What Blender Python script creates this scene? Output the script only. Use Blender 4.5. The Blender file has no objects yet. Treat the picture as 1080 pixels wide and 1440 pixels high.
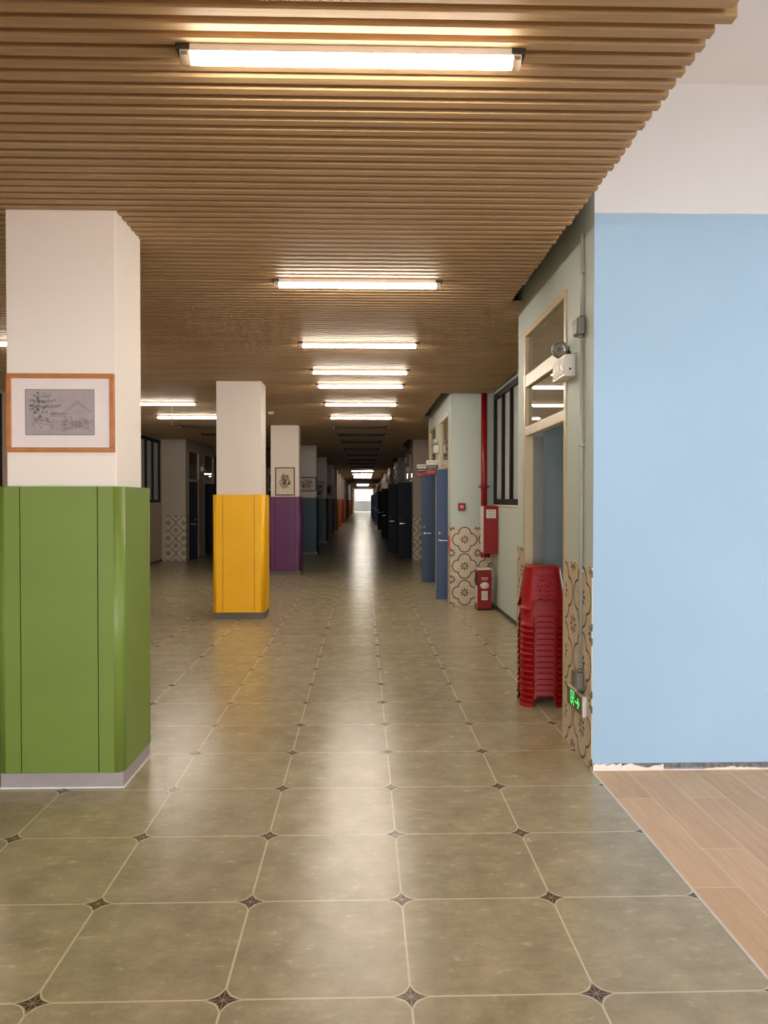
import bpy, bmesh, math, random
from mathutils import Vector, Matrix
R = random.Random(7)
C = bpy.context.scene.collection
PI = math.pi

# ------------------------------------------------------------------ helpers
def lin(c):
    f = lambda v: v/12.92 if v <= .04045 else ((v+.055)/1.055)**2.4
    return (f(c[0]/255), f(c[1]/255), f(c[2]/255), 1)

def obj(name, bm, mats, parent=None, smooth=False):
    me = bpy.data.meshes.new(name)
    bmesh.ops.recalc_face_normals(bm, faces=bm.faces)
    bm.to_mesh(me); bm.free()
    for m in (mats if isinstance(mats, (list, tuple)) else [mats]): me.materials.append(m)
    if smooth:
        for p in me.polygons: p.use_smooth = True
    o = bpy.data.objects.new(name, me); C.objects.link(o)
    if parent: o.parent = parent
    return o

def tag(o, label=None, cat=None, group=None, kind=None):
    if label: o['label'] = label
    if cat: o['category'] = cat
    if group: o['group'] = group
    if kind: o['kind'] = kind
    return o

def empty(name, loc=(0, 0, 0), rz=0):
    o = bpy.data.objects.new(name, None); C.objects.link(o)
    o.location = loc; o.rotation_euler = (0, 0, rz); o.empty_display_size = .1
    return o

def struct(name, bm, m, parent=None, smooth=False):
    o = obj(name, bm, m, parent, smooth)
    if parent is None: o['kind'] = 'structure'
    return o

def dup(root, loc=None, rz=None):
    def cp(o, par):
        c = o.copy(); C.objects.link(c)
        if par is not None: c.parent = par
        for ch in list(o.children): cp(ch, c)
        return c
    r = cp(root, None)
    if loc is not None: r.location = loc
    if rz is not None: r.rotation_euler = (0, 0, rz)
    return r

def box(bm, x0, x1, y0, y1, z0, z1, bev=0, seg=2, mi=0):
    x0, x1 = min(x0, x1), max(x0, x1); y0, y1 = min(y0, y1), max(y0, y1); z0, z1 = min(z0, z1), max(z0, z1)
    t = bmesh.new()
    bmesh.ops.create_cube(t, size=1)
    for v in t.verts:
        v.co = Vector(((x0+x1)/2+v.co.x*(x1-x0), (y0+y1)/2+v.co.y*(y1-y0), (z0+z1)/2+v.co.z*(z1-z0)))
    if bev: bmesh.ops.bevel(t, geom=t.edges[:]+t.verts[:], offset=bev, segments=seg, affect='EDGES', profile=.5)
    merge(bm, t, mi)

def merge(bm, t, mi=0, mat=None):
    vm = {}
    for v in t.verts: vm[v] = bm.verts.new(mat @ v.co if mat else v.co)
    for f in t.faces:
        try: n = bm.faces.new([vm[v] for v in f.verts])
        except ValueError: continue
        n.material_index = mi; n.smooth = f.smooth
    t.free()

def cyl(bm, p0, p1, r0, r1=None, n=16, mi=0, cap=True):
    r1 = r0 if r1 is None else r1
    p0 = Vector(p0); p1 = Vector(p1); d = (p1-p0).normalized()
    a = d.orthogonal().normalized(); b = d.cross(a)
    A = []; B = []
    for i in range(n):
        t = 2*PI*i/n; o = a*math.cos(t)+b*math.sin(t)
        A.append(bm.verts.new(p0+o*r0)); B.append(bm.verts.new(p1+o*r1))
    for i in range(n):
        f = bm.faces.new((A[i], A[(i+1) % n], B[(i+1) % n], B[i])); f.material_index = mi; f.smooth = True
    if cap:
        for L in (A[::-1], B):
            f = bm.faces.new(L); f.material_index = mi

def lathe(bm, prof, origin, axis, n=24, mi=0):
    """prof: (radius, height) list revolved about axis through origin"""
    d = Vector(axis).normalized(); a = d.orthogonal().normalized(); b = d.cross(a); o = Vector(origin)
    rings = []
    for r, h in prof:
        rings.append([bm.verts.new(o+d*h+(a*math.cos(2*PI*i/n)+b*math.sin(2*PI*i/n))*r) for i in range(n)])
    for p, q in zip(rings, rings[1:]):
        for i in range(n):
            f = bm.faces.new((p[i], p[(i+1) % n], q[(i+1) % n], q[i])); f.smooth = True; f.material_index = mi
    for L in (rings[0][::-1], rings[-1]):
        f = bm.faces.new(L); f.material_index = mi

def prism(bm, pts, z0, z1, mi=0):
    A = [bm.verts.new((x, y, z0)) for x, y in pts]; B = [bm.verts.new((x, y, z1)) for x, y in pts]
    n = len(pts)
    for i in range(n):
        f = bm.faces.new((A[i], A[(i+1) % n], B[(i+1) % n], B[i])); f.material_index = mi
    f = bm.faces.new(A[::-1]); f.material_index = mi; f = bm.faces.new(B); f.material_index = mi

def wallgrid(bm, plane, c0, c1, us, zs, solid, mi=0):
    """a wall slab between c0 and c1 across axis 'x' or 'y'; us,zs breakpoints; solid(u,z) -> bool. Only outer faces are made."""
    us = sorted(set(us)); zs = sorted(set(zs)); nu, nz = len(us)-1, len(zs)-1
    S = [[solid((us[i]+us[i+1])/2, (zs[j]+zs[j+1])/2) for j in range(nz)] for i in range(nu)]
    cache = {}
    def V(c, u, z):
        k = (round(c, 5), round(u, 5), round(z, 5))
        if k not in cache: cache[k] = bm.verts.new((c, u, z) if plane == 'x' else (u, c, z))
        return cache[k]
    def F(*v):
        f = bm.faces.new(v); f.material_index = mi
    g = lambda i, j: 0 <= i < nu and 0 <= j < nz and S[i][j]
    for i in range(nu):
        for j in range(nz):
            if not S[i][j]: continue
            u0, u1, z0, z1 = us[i], us[i+1], zs[j], zs[j+1]
            for c in (c0, c1): F(V(c, u0, z0), V(c, u1, z0), V(c, u1, z1), V(c, u0, z1))
            if not g(i-1, j): F(V(c0, u0, z0), V(c1, u0, z0), V(c1, u0, z1), V(c0, u0, z1))
            if not g(i+1, j): F(V(c0, u1, z0), V(c1, u1, z0), V(c1, u1, z1), V(c0, u1, z1))
            if not g(i, j-1): F(V(c0, u0, z0), V(c1, u0, z0), V(c1, u1, z0), V(c0, u1, z0))
            if not g(i, j+1): F(V(c0, u0, z1), V(c1, u0, z1), V(c1, u1, z1), V(c0, u1, z1))

def slab_openings(bm, plane, c0, c1, u0, u1, z0, z1, holes=(), mi=0):
    us = [u0, u1]+[h for o in holes for h in o[:2]]; zs = [z0, z1]+[h for o in holes for h in o[2:]]
    wallgrid(bm, plane, c0, c1, us, zs, lambda u, z: not any(o[0] < u < o[1] and o[2] < z < o[3] for o in holes), mi)

# ------------------------------------------------------------------ materials
class N:
    def __init__(s, name):
        s.m = bpy.data.materials.new(name); s.m.use_nodes = True
        s.t = s.m.node_tree; s.t.nodes.clear()
        s.out = s.t.nodes.new('ShaderNodeOutputMaterial')
    def node(s, typ, **k):
        n = s.t.nodes.new(typ)
        for a, b in k.items(): setattr(n, a, b)
        return n
    def put(s, sock, v):
        if isinstance(v, bpy.types.NodeSocket): s.t.links.new(v, sock)
        else: sock.default_value = v
    def m_(s, op, a, b=None, c=None):
        n = s.node('ShaderNodeMath', operation=op)
        s.put(n.inputs[0], a)
        if b is not None: s.put(n.inputs[1], b)
        if c is not None: s.put(n.inputs[2], c)
        return n.outputs[0]
    def mix(s, f, a, b):
        n = s.node('ShaderNodeMix', data_type='RGBA')
        s.put(n.inputs[0], f); s.put(n.inputs[6], a); s.put(n.inputs[7], b)
        return n.outputs[2]
    def pos(s):
        g = s.node('ShaderNodeNewGeometry'); x = s.node('ShaderNodeSeparateXYZ')
        s.t.links.new(g.outputs['Position'], x.inputs[0])
        return g.outputs['Position'], x.outputs[0], x.outputs[1], x.outputs[2]
    def objpos(s):
        g = s.node('ShaderNodeTexCoord'); x = s.node('ShaderNodeSeparateXYZ')
        s.t.links.new(g.outputs['Object'], x.inputs[0])
        return g.outputs['Object'], x.outputs[0], x.outputs[1], x.outputs[2]
    def comb(s, x, y, z):
        n = s.node('ShaderNodeCombineXYZ')
        for i, v in enumerate((x, y, z)): s.put(n.inputs[i], v)
        return n.outputs[0]
    def noise(s, vec, scale, detail=3, rough=.55):
        n = s.node('ShaderNodeTexNoise'); s.put(n.inputs['Vector'], vec)
        n.inputs['Scale'].default_value = scale; n.inputs['Detail'].default_value = detail; n.inputs['Roughness'].default_value = rough
        return n.outputs[0]
    def ramp(s, f, a, b):
        n = s.node('ShaderNodeMapRange'); s.put(n.inputs[0], f); n.inputs[1].default_value = a; n.inputs[2].default_value = b
        return n.outputs[0]
    def done(s, color, rough=.5, spec=.5, metal=0, bump=None, bstr=.1, bdist=.002, emit=None, estr=0, coat=0):
        b = s.node('ShaderNodeBsdfPrincipled')
        s.put(b.inputs['Base Color'], color); s.put(b.inputs['Roughness'], rough); s.put(b.inputs['Metallic'], metal)
        b.inputs['Specular IOR Level'].default_value = spec
        b.inputs['Coat Weight'].default_value = coat
        if emit is not None:
            s.put(b.inputs['Emission Color'], emit); b.inputs['Emission Strength'].default_value = estr
        if bump is not None:
            n = s.node('ShaderNodeBump'); n.inputs['Strength'].default_value = bstr; n.inputs['Distance'].default_value = bdist
            s.put(n.inputs['Height'], bump); s.t.links.new(n.outputs[0], b.inputs['Normal'])
        s.t.links.new(b.outputs[0], s.out.inputs[0])
        return s.m

def plain(name, rgb, rough=.5, var=.06, scale=8, spec=.5, metal=0, bump=0, coat=0):
    n = N(name); c = lin(rgb); p = n.objpos()[0]
    k = n.noise(p, scale)
    a = tuple(min(1, v*(1-var)) for v in c[:3])+(1,); b = tuple(min(1, v*(1+var)) for v in c[:3])+(1,)
    return n.done(n.mix(n.ramp(k, .3, .7), a, b), rough, spec, metal, bump=n.noise(p, scale*30, 2) if bump else None, bstr=bump, coat=coat)

def emis(name, rgb, strength):
    n = N(name); e = n.node('ShaderNodeEmission'); e.inputs[0].default_value = tuple(rgb)+(1,); e.inputs[1].default_value = strength
    n.t.links.new(e.outputs[0], n.out.inputs[0]); return n.m

def tile_floor_mat():
    n = N('olive_floor_tile'); p, x, y, z = n.pos()
    def cell(v, o):
        t = n.m_('DIVIDE', n.m_('SUBTRACT', v, o), .6)
        f = n.m_('SUBTRACT', n.m_('FRACT', n.m_('ADD', t, .5)), .5)
        return n.m_('ABSOLUTE', n.m_('MULTIPLY', f, .6)), n.m_('FLOOR', t)
    au, iu = cell(x, .153); av, iv = cell(y, 2.439)
    big = n.noise(p, 5.5, 5, .62); mid = n.noise(n.comb(n.m_('MULTIPLY', x, .7), n.m_('MULTIPLY', y, 1.5), 0), 16, 6, .78)
    fine = n.noise(p, 60, 3, .7)
    wn = n.node('ShaderNodeTexWhiteNoise', noise_dimensions='2D'); n.put(wn.inputs['Vector'], n.comb(iu, iv, 0))
    v = n.m_('ADD', n.m_('MULTIPLY', big, .5), n.m_('ADD', n.m_('MULTIPLY', mid, .35), n.m_('MULTIPLY', fine, .15)))
    v = n.m_('ADD', v, n.m_('MULTIPLY', n.m_('SUBTRACT', wn.outputs[0], .5), .06))
    base = n.mix(n.ramp(v, .33, .67), lin(TILE_D), lin(TILE_L))
    s = n.m_('ADD', n.m_('SQRT', au), n.m_('SQRT', av))
    grout = n.m_('LESS_THAN', n.m_('MINIMUM', au, av), .0038)
    ring = n.m_('LESS_THAN', s, .312); ring2 = n.m_('LESS_THAN', s, .288); star = n.m_('LESS_THAN', s, .270)
    col = n.mix(grout, base, lin(GROUT))
    col = n.mix(n.m_('SUBTRACT', ring, ring2), col, lin(GROUT))
    col = n.mix(star, col, n.mix(n.ramp(n.noise(p, 140, 2), .45, .62), lin((62, 48, 40)), lin((112, 92, 74))))
    near = n.m_('LESS_THAN', n.m_('MINIMUM', n.m_('MINIMUM', au, av), n.m_('MULTIPLY', n.m_('ABSOLUTE', n.m_('SUBTRACT', au, av)), .7)), .0014)
    col = n.mix(n.m_('MULTIPLY', near, star), col, lin((170, 150, 122)))
    rough = n.m_('ADD', FLOOR_ROUGH, n.m_('MULTIPLY', n.ramp(mid, .3, .7), .10))
    return n.done(col, rough, .5, bump=n.m_('ADD', n.m_('MULTIPLY', mid, .7), n.m_('MULTIPLY', fine, .3)), bstr=.12, bdist=.002)

def wall_tile_mat():
    n = N('patterned_wall_tile'); uv = n.node('ShaderNodeUVMap'); s = n.node('ShaderNodeSeparateXYZ'); n.t.links.new(uv.outputs[0], s.inputs[0])
    def loc(sock, sh): return n.m_('MULTIPLY', n.m_('SUBTRACT', n.m_('FRACT', n.m_('ADD', n.m_('DIVIDE', sock, .4), sh)), .5), .4)
    def flower(px, py, k=1.0):
        r = n.m_('SQRT', n.m_('ADD', n.m_('MULTIPLY', px, px), n.m_('MULTIPLY', py, py)))
        a = n.m_('ARCTAN2', py, px)
        am = n.m_('SUBTRACT', a, n.m_('MULTIPLY', n.m_('ROUND', n.m_('DIVIDE', a, PI/4)), PI/4))
        qx = n.m_('MULTIPLY', r, n.m_('COSINE', am)); qy = n.m_('MULTIPLY', r, n.m_('SINE', am))
        e = n.m_('ADD', n.m_('POWER', n.m_('DIVIDE', n.m_('SUBTRACT', qx, .043*k), .022*k), 2), n.m_('POWER', n.m_('DIVIDE', n.m_('ABSOLUTE', qy), .0105*k), 2))
        return n.m_('LESS_THAN', e, 1)
    px, py = loc(s.outputs[0], 0), loc(s.outputs[1], 0); cx, cy = loc(s.outputs[0], .5), loc(s.outputs[1], .5)
    ax, ay = n.m_('ABSOLUTE', px), n.m_('ABSOLUTE', py); c = .093
    def circ(u, v): return n.m_('SQRT', n.m_('ADD', n.m_('POWER', n.m_('SUBTRACT', u, c), 2), n.m_('POWER', v, 2)))
    d = n.m_('SUBTRACT', n.m_('MINIMUM', circ(ax, ay), circ(ay, ax)), c)
    line = n.m_('LESS_THAN', n.m_('ABSOLUTE', d), .0078)
    mark = n.m_('MAXIMUM', line, n.m_('MAXIMUM', flower(px, py), flower(cx, cy)))
    g = n.node('ShaderNodeNewGeometry')
    base = n.mix(n.ramp(n.noise(g.outputs['Position'], 14, 4), .3, .7), lin((204, 186, 160)), lin((222, 206, 182)))
    return n.done(n.mix(mark, base, lin((66, 48, 34))), .35, .5)

def slat_mat():
    n = N('wood_grain_slat'); p, x, y, z = n.pos()
    g = n.noise(n.comb(n.m_('MULTIPLY', x, .5), n.m_('MULTIPLY', y, 26), n.m_('MULTIPLY', z, 26)), 4, 4, .6)
    w = n.noise(n.comb(0, n.m_('FLOOR', n.m_('DIVIDE', n.m_('SUBTRACT', y, 2.50), .0821)), 0), 3.7, 0)
    f = n.m_('ADD', n.m_('MULTIPLY', g, .7), n.m_('MULTIPLY', w, .3))
    return n.done(n.mix(n.ramp(f, .3, .7), lin(SLAT_D), lin(SLAT_L)), .55, .3)

def plank_mat():
    n = N('oak_plank_tile'); p, x, y, z = n.pos()
    b = n.node('ShaderNodeTexBrick'); b.offset = .37; b.offset_frequency = 2; b.squash = 1
    n.put(b.inputs['Vector'], n.comb(n.m_('ADD', y, .35), n.m_('SUBTRACT', x, 1.352), 0))
    b.inputs['Color1'].default_value = (0, 0, 0, 1); b.inputs['Color2'].default_value = (1, 1, 1, 1); b.inputs['Mortar'].default_value = (.5, .5, .5, 1)
    b.inputs['Scale'].default_value = 1; b.inputs['Mortar Size'].default_value = .0022; b.inputs['Brick Width'].default_value = .95; b.inputs['Row Height'].default_value = .197
    g = n.noise(n.comb(n.m_('MULTIPLY', x, 16), n.m_('MULTIPLY', y, 1.3), 0), 2, 5, .65)
    f = n.m_('ADD', n.m_('MULTIPLY', b.outputs['Color'], .35), n.m_('MULTIPLY', g, .65))
    col = n.mix(n.ramp(f, .22, .72), lin((202, 164, 124)), lin((234, 198, 158)))
    col = n.mix(b.outputs['Fac'], col, lin((240, 216, 188)))
    return n.done(col, .42, .4)

def wall_paint(name, rgb, low=None, zsplit=3.277, corner=False):
    n = N(name); p, x, y, z = n.pos()
    k = n.ramp(n.noise(p, 1.1, 3), .3, .7); c = lin(rgb)
    col = n.mix(k, tuple(v*.97 for v in c[:3])+(1,), tuple(min(1, v*1.03) for v in c[:3])+(1,))
    if low is not None:   # two paints meeting at a height: lower colour given, upper is rgb
        l = lin(low); lc = n.mix(k, tuple(v*.97 for v in l[:3])+(1,), tuple(v*1.03 for v in l[:3])+(1,))
        edge = n.m_('ADD', z, n.m_('MULTIPLY', n.noise(p, 9, 2), .012))
        col2 = n.mix(n.m_('LESS_THAN', edge, zsplit), col, lc)
        gn = n.node('ShaderNodeNewGeometry'); sx = n.node('ShaderNodeSeparateXYZ'); n.t.links.new(gn.outputs['Normal'], sx.inputs[0])
        pl = lin(END_PAINT); col = n.mix(n.m_('LESS_THAN', sx.outputs[0], -.5), col2, pl)   # the wall end is painted like the corridor side
    return n.done(col, .6, .3, bump=n.noise(p, 70, 2), bstr=.05)

END_PAINT = (196, 206, 200)
TILE_D, TILE_L, GROUT = (150, 138, 108), (198, 183, 149), (228, 213, 182)
FLOOR_ROUGH = .195
SLAT_D, SLAT_L = (150, 120, 86), (190, 158, 118)
M = {}
M['floor'] = tile_floor_mat()
M['wtile'] = wall_tile_mat()
M['slat'] = slat_mat()
M['plank'] = plank_mat()
M['lobbywall'] = wall_paint('blue_and_white_paint', (214, 214, 216), (156, 185, 210))
M['pale'] = wall_paint('pale_green_blue_paint', (196, 206, 200))
M['white'] = wall_paint('warm_white_paint', (204, 186, 170))
M['lobbywhite'] = wall_paint('lobby_white_paint', (226, 222, 222))
M['shaft'] = wall_paint('pillar_white_paint', (232, 218, 206))
M['roomblue'] = wall_paint('room_blue_paint', (164, 176, 182))
M['frame'] = plain('champagne_metal', (206, 186, 150), .4, .05)
M['black'] = plain('black_metal', (9, 10, 11), .5, spec=.25)
M['dark'] = plain('dark_gap', (20, 18, 16), .6)
M['glassfilm'] = plain('frosted_pane', (200, 206, 204), .25)
M['red'] = plain('red_enamel', (142, 8, 18), .35, .05)
M['redplastic'] = plain('red_plastic', (160, 1, 7), .42, .05, spec=.4)
M['paper'] = plain('white_paper', (226, 214, 204), .6)
M['plastic'] = plain('white_plastic', (222, 214, 204), .35)
M['metal'] = plain('grey_metal', (150, 144, 134), .35, .05, metal=.6)
M['chrome'] = plain('chrome', (196, 194, 188), .3, .03, metal=.85)
M['conduit'] = plain('grey_conduit', (176, 176, 168), .35, .05)
M['box'] = plain('grey_junction_box', (112, 108, 98), .45)
M['plinth'] = plain('grey_plinth', (158, 148, 146), .45)
M['plinthdark'] = plain('brown_plinth', (104, 94, 78), .45)
M['plinthwhite'] = plain('white_sealant', (225, 220, 214), .5)
M['woodframe'] = plain('orange_oak', (176, 108, 54), .4, .15, 14)
M['darkframe'] = plain('dark_wood', (46, 32, 24), .4, .1)
M['brownframe'] = plain('brown_wood', (120, 82, 48), .4, .1)
M['mat'] = plain('picture_mount', (222, 206, 200), .6, .02)
M['print'] = plain('grey_print', (158, 144, 142), .6, .06, 20)
M['pencil'] = plain('pencil_line', (66, 58, 58), .7)
M['ink'] = plain('ink', (38, 36, 34), .7)
M['cream'] = plain('cream_print', (214, 196, 166), .6)
M['door'] = plain('blue_door_paint', (46, 66, 102), .4, .05)
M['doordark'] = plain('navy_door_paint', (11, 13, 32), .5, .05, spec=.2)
M['lamphouse'] = plain('lamp_housing', (226, 216, 206), .5)
M['bracket'] = plain('lamp_bracket', (44, 34, 26), .5)
M['endcap'] = plain('lamp_end_cap', (236, 214, 186), .3)
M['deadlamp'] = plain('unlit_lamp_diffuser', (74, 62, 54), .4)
M['lamp'] = emis('lit_tube', (1, .91, .77), 66)
M['green_led'] = emis('green_pictogram', (.06, 1, .16), 1.6)
M['signface'] = plain('dark_sign_face', (92, 84, 66), .3)
M['concrete'] = plain('bare_concrete', (110, 106, 104), .9, .5, 40)
M['plaster'] = plain('white_plaster', (232, 222, 212), .8)
M['baseboard'] = plain('dark_baseboard', (70, 62, 54), .5)
M['outside'] = plain('pale_render', (96, 89, 80), .8)
M['louver'] = plain('grey_louver', (84, 86, 92), .5)
def glass_mat():
    n = N('reflection_tinted_glass'); f = n.node('ShaderNodeFresnel'); f.inputs[0].default_value = 1.5
    t = n.node('ShaderNodeBsdfTransparent'); t.inputs[0].default_value = (.86, .9, .88, 1)
    g = n.node('ShaderNodeBsdfGlossy'); g.inputs['Roughness'].default_value = .02
    m = n.node('ShaderNodeMixShader'); n.put(m.inputs[0], n.m_('MINIMUM', n.m_('MULTIPLY', f.outputs[0], 1.5), 1))
    n.t.links.new(t.outputs[0], m.inputs[1]); n.t.links.new(g.outputs[0], m.inputs[2]); d = n.node('ShaderNodeBsdfDiffuse'); d.inputs[0].default_value = lin((190, 176, 156)); m2 = n.node('ShaderNodeMixShader'); m2.inputs[0].default_value = .28  # beige diffuse share stands for the ceiling's reflection in the panes
    n.t.links.new(m.outputs[0], m2.inputs[1]); n.t.links.new(d.outputs[0], m2.inputs[2]); n.t.links.new(m2.outputs[0], n.out.inputs[0])
    return n.m
M['glass'] = glass_mat()
PADCOL = {'green': (112, 131, 55), 'yellow': (255, 186, 0), 'purple': (100, 44, 92), 'teal': (2, 62, 70), 'dark green': (8, 30, 26),
          'navy': (10, 12, 26), 'brown': (130, 76, 30), 'orange': (226, 96, 24), 'red': (190, 20, 14), 'amber': (222, 140, 30), 'olive': (120, 110, 40)}
def pad_mat(k):
    n = N(k.replace(' ', '_')+'_leatherette'); p = n.objpos()[0]; c = lin(PADCOL[k])
    col = n.mix(n.ramp(n.noise(p, 2.3, 2), .3, .7), tuple(v*.95 for v in c[:3])+(1,), tuple(min(1, v*1.05) for v in c[:3])+(1,))
    return n.done(col, .42, .4, bump=n.noise(p, 260, 2), bstr=.08, bdist=.001)

def uvbox(bm, o, plane):
    """uv in metres across a panel: plane 'y' -> (x,z), 'x' -> (y,z)"""
    me = o.data; uv = me.uv_layers.new(name='UVMap')
    for lp in me.loops:
        co = me.vertices[lp.vertex_index].co
        uv.data[lp.index].uv = ((co.x if plane == 'y' else co.y)-o['u0'], co.z)
    del o['u0']

# ------------------------------------------------------------------ layout
XM = -1.665                       # the row of pillars is the hall's axis
mx = lambda x: 2*XM-x
CZ = 3.187                        # underside of the slats
END = 105.0
PX = 1.35                         # nearest door block, right
P2 = 1.32                         # farther door blocks
NX = 1.95                         # recessed window wall
BLOCKS = [(4.476, 6.67)]+[(11.55+8.75*i, 15.5+8.75*i) for i in range(11)]

# floor
bm = bmesh.new()
box(bm, -10.5, 1.345, -9, 4.476, -.08, 0); box(bm, -10.5, 7.2, 4.476, END+.1, -.08, 0)
struct('floor', bm, M['floor'])
bm = bmesh.new(); box(bm, 1.345, 8.0, -9, 4.476, -.08, 0)
struct('floor_planks', bm, M['plank'])
bm = bmesh.new(); box(bm, 1.340, 1.350, -9, 4.476, -.02, .0012)
struct('trim_1', bm, M['plinthwhite'])

# ceiling: backing board and slats
def slat_edge(y):
    if y < 4.476: return 1.20
    for i, (a, b) in enumerate(BLOCKS):
        if a-.1 < y < b-.15: return 1.19 if i == 0 else 1.16
    return 1.90
bm = bmesh.new()
ys = [-5]+[v for a, b in BLOCKS for v in (a-.1, b-.15)]+[END]
for y0, y1 in zip(ys, ys[1:]):
    e = slat_edge((y0+y1)/2)-.01
    box(bm, mx(e if y0 > 9 else 1.90), e, y0, y1, CZ+.045, CZ+.10)
ceil = struct('ceiling', bm, M['slat'])
bm = bmesh.new(); box(bm, -10.5, 7.2, 4.6, END+.1, 3.9, 4.0); box(bm, -10.5, 1.0, -9, 4.6, 3.9, 4.0)
struct('ceiling_slab', bm, M['white'])
bm = bmesh.new()
y = 2.527-.0821*60; k = 0
while y < END-.1:
    xr = slat_edge(y)
    xl = mx(xr) if y > 9 else mx(1.90)
    jit = R.uniform(-.006, .006)+(.03 if -.01 < y-2.527 < .01 else 0)
    x0, x1, y0, y1, z0, z1 = xl, xr+jit, y, y+.041, CZ, CZ+.047
    P = [bm.verts.new(c) for c in ((x0, y0, z0), (x1, y0, z0), (x1, y1, z0), (x0, y1, z0), (x0, y0, z1), (x1, y0, z1), (x1, y1, z1), (x0, y1, z1))]
    for f in ((0, 1, 2, 3), (0, 1, 5, 4), (2, 3, 7, 6), (1, 2, 6, 5), (0, 3, 7, 4)): bm.faces.new([P[i] for i in f])
    y += .0821
obj('slats', bm, M['slat'], ceil)

# lobby shell
bm = bmesh.new(); wallgrid(bm, 'y', 4.476, 4.60, [1.0, 1.19, PX, 8.0], [0, CZ+.10, 4.5], lambda u, z: u > PX or (u < 1.19 and z > CZ+.1))
struct('wall_front', bm, M['lobbywall'])
bm = bmesh.new(); box(bm, 1.0, 1.19, -9, 4.476, CZ+.10, 4.5)
struct('wall_bulkhead', bm, M['white'])
bm = bmesh.new(); box(bm, 1.19, 8.0, 3.72, 4.476, 4.025, 4.5); box(bm, 1.0, 8.0, -9, 4.6, 4.5, 4.6)
struct('ceiling_lobby', bm, M['lobbywhite'])
bm = bmesh.new(); slab_openings(bm, 'x', 8.0, 8.2, -9, 4.6, 0, 4.5, [(.6, 3.4, .9, 2.2)])
struct('wall_right', bm, M['white'])
bm = bmesh.new()
slab_openings(bm, 'y', -9.2, -9.0, -10.5, 8.0, 0, 4.6, [(-3.0, 2.0, .0, 2.5), (2.4, 7.4, .0, 2.5)])
struct('wall_back', bm, M['white'])
bm = bmesh.new(); box(bm, -10.5, 1.25, -1.35, -1.15, 2.25, CZ); box(bm, 1.25, 8.0, -1.35, -1.15, 2.75, 4.5)   # unseen beam added to keep rear daylight off the slats and pillar tops
struct('wall_light_block', bm, M['lobbywhite'])

# chipped strip under the blue wall
bm = bmesh.new(); box(bm, PX+.12, 4.6, 4.470, 4.476, .012, .040)
struct('trim_2', bm, M['concrete'])
bm = bmesh.new()
def ragged(x0, x1, zlo, zhi, yf, seed, step=.02):
    r = random.Random(seed); xs = []; x = x0
    while x < x1: xs.append(x); x += step*r.uniform(.6, 1.4)
    xs.append(x1); prev = None
    for x in xs:
        z = zhi(x)*r.uniform(.7, 1.15)
        cur = [bm.verts.new(c) for c in ((x, yf, zlo), (x, yf-.0, zlo+max(z, .003)), (x, 4.476, zlo+max(z, .003)), (x, 4.476, zlo))]
        if prev:
            for i in range(4): bm.faces.new((prev[i], prev[(i+1) % 4], cur[(i+1) % 4], cur[i]))
        prev = cur
ragged(PX, PX+.17, .001, lambda x: .040, 4.460, 1)
ragged(PX+.17, PX+.42, .001, lambda x: .020+.016*abs(math.sin(x*17)), 4.461, 2)
ragged(PX+.42, PX+1.5, .001, lambda x: .006+.012*max(0, math.sin(x*9+.8)), 4.462, 3)
ragged(PX+1.5, 4.6, .001, lambda x: .006+.012*max(0, math.sin(x*7)), 4.462, 4)
struct('trim_3', bm, M['plaster'])

# ------------------------------------------------------------------ door blocks, window recesses, rooms
tile_n = [0]
def tile_panel(plane, c0, c1, u0, u1, z1=1.2, org=None):
    bm = bmesh.new()
    if plane == 'y': box(bm, u0, u1, c0, c1, .0, z1)
    else: box(bm, c0, c1, u0, u1, .0, z1)
    tile_n[0] += 1
    o = struct('trim_%d' % (10+tile_n[0]), bm, M['wtile']); o['u0'] = u0 if org is None else org
    uvbox(bm, o, plane)

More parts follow.
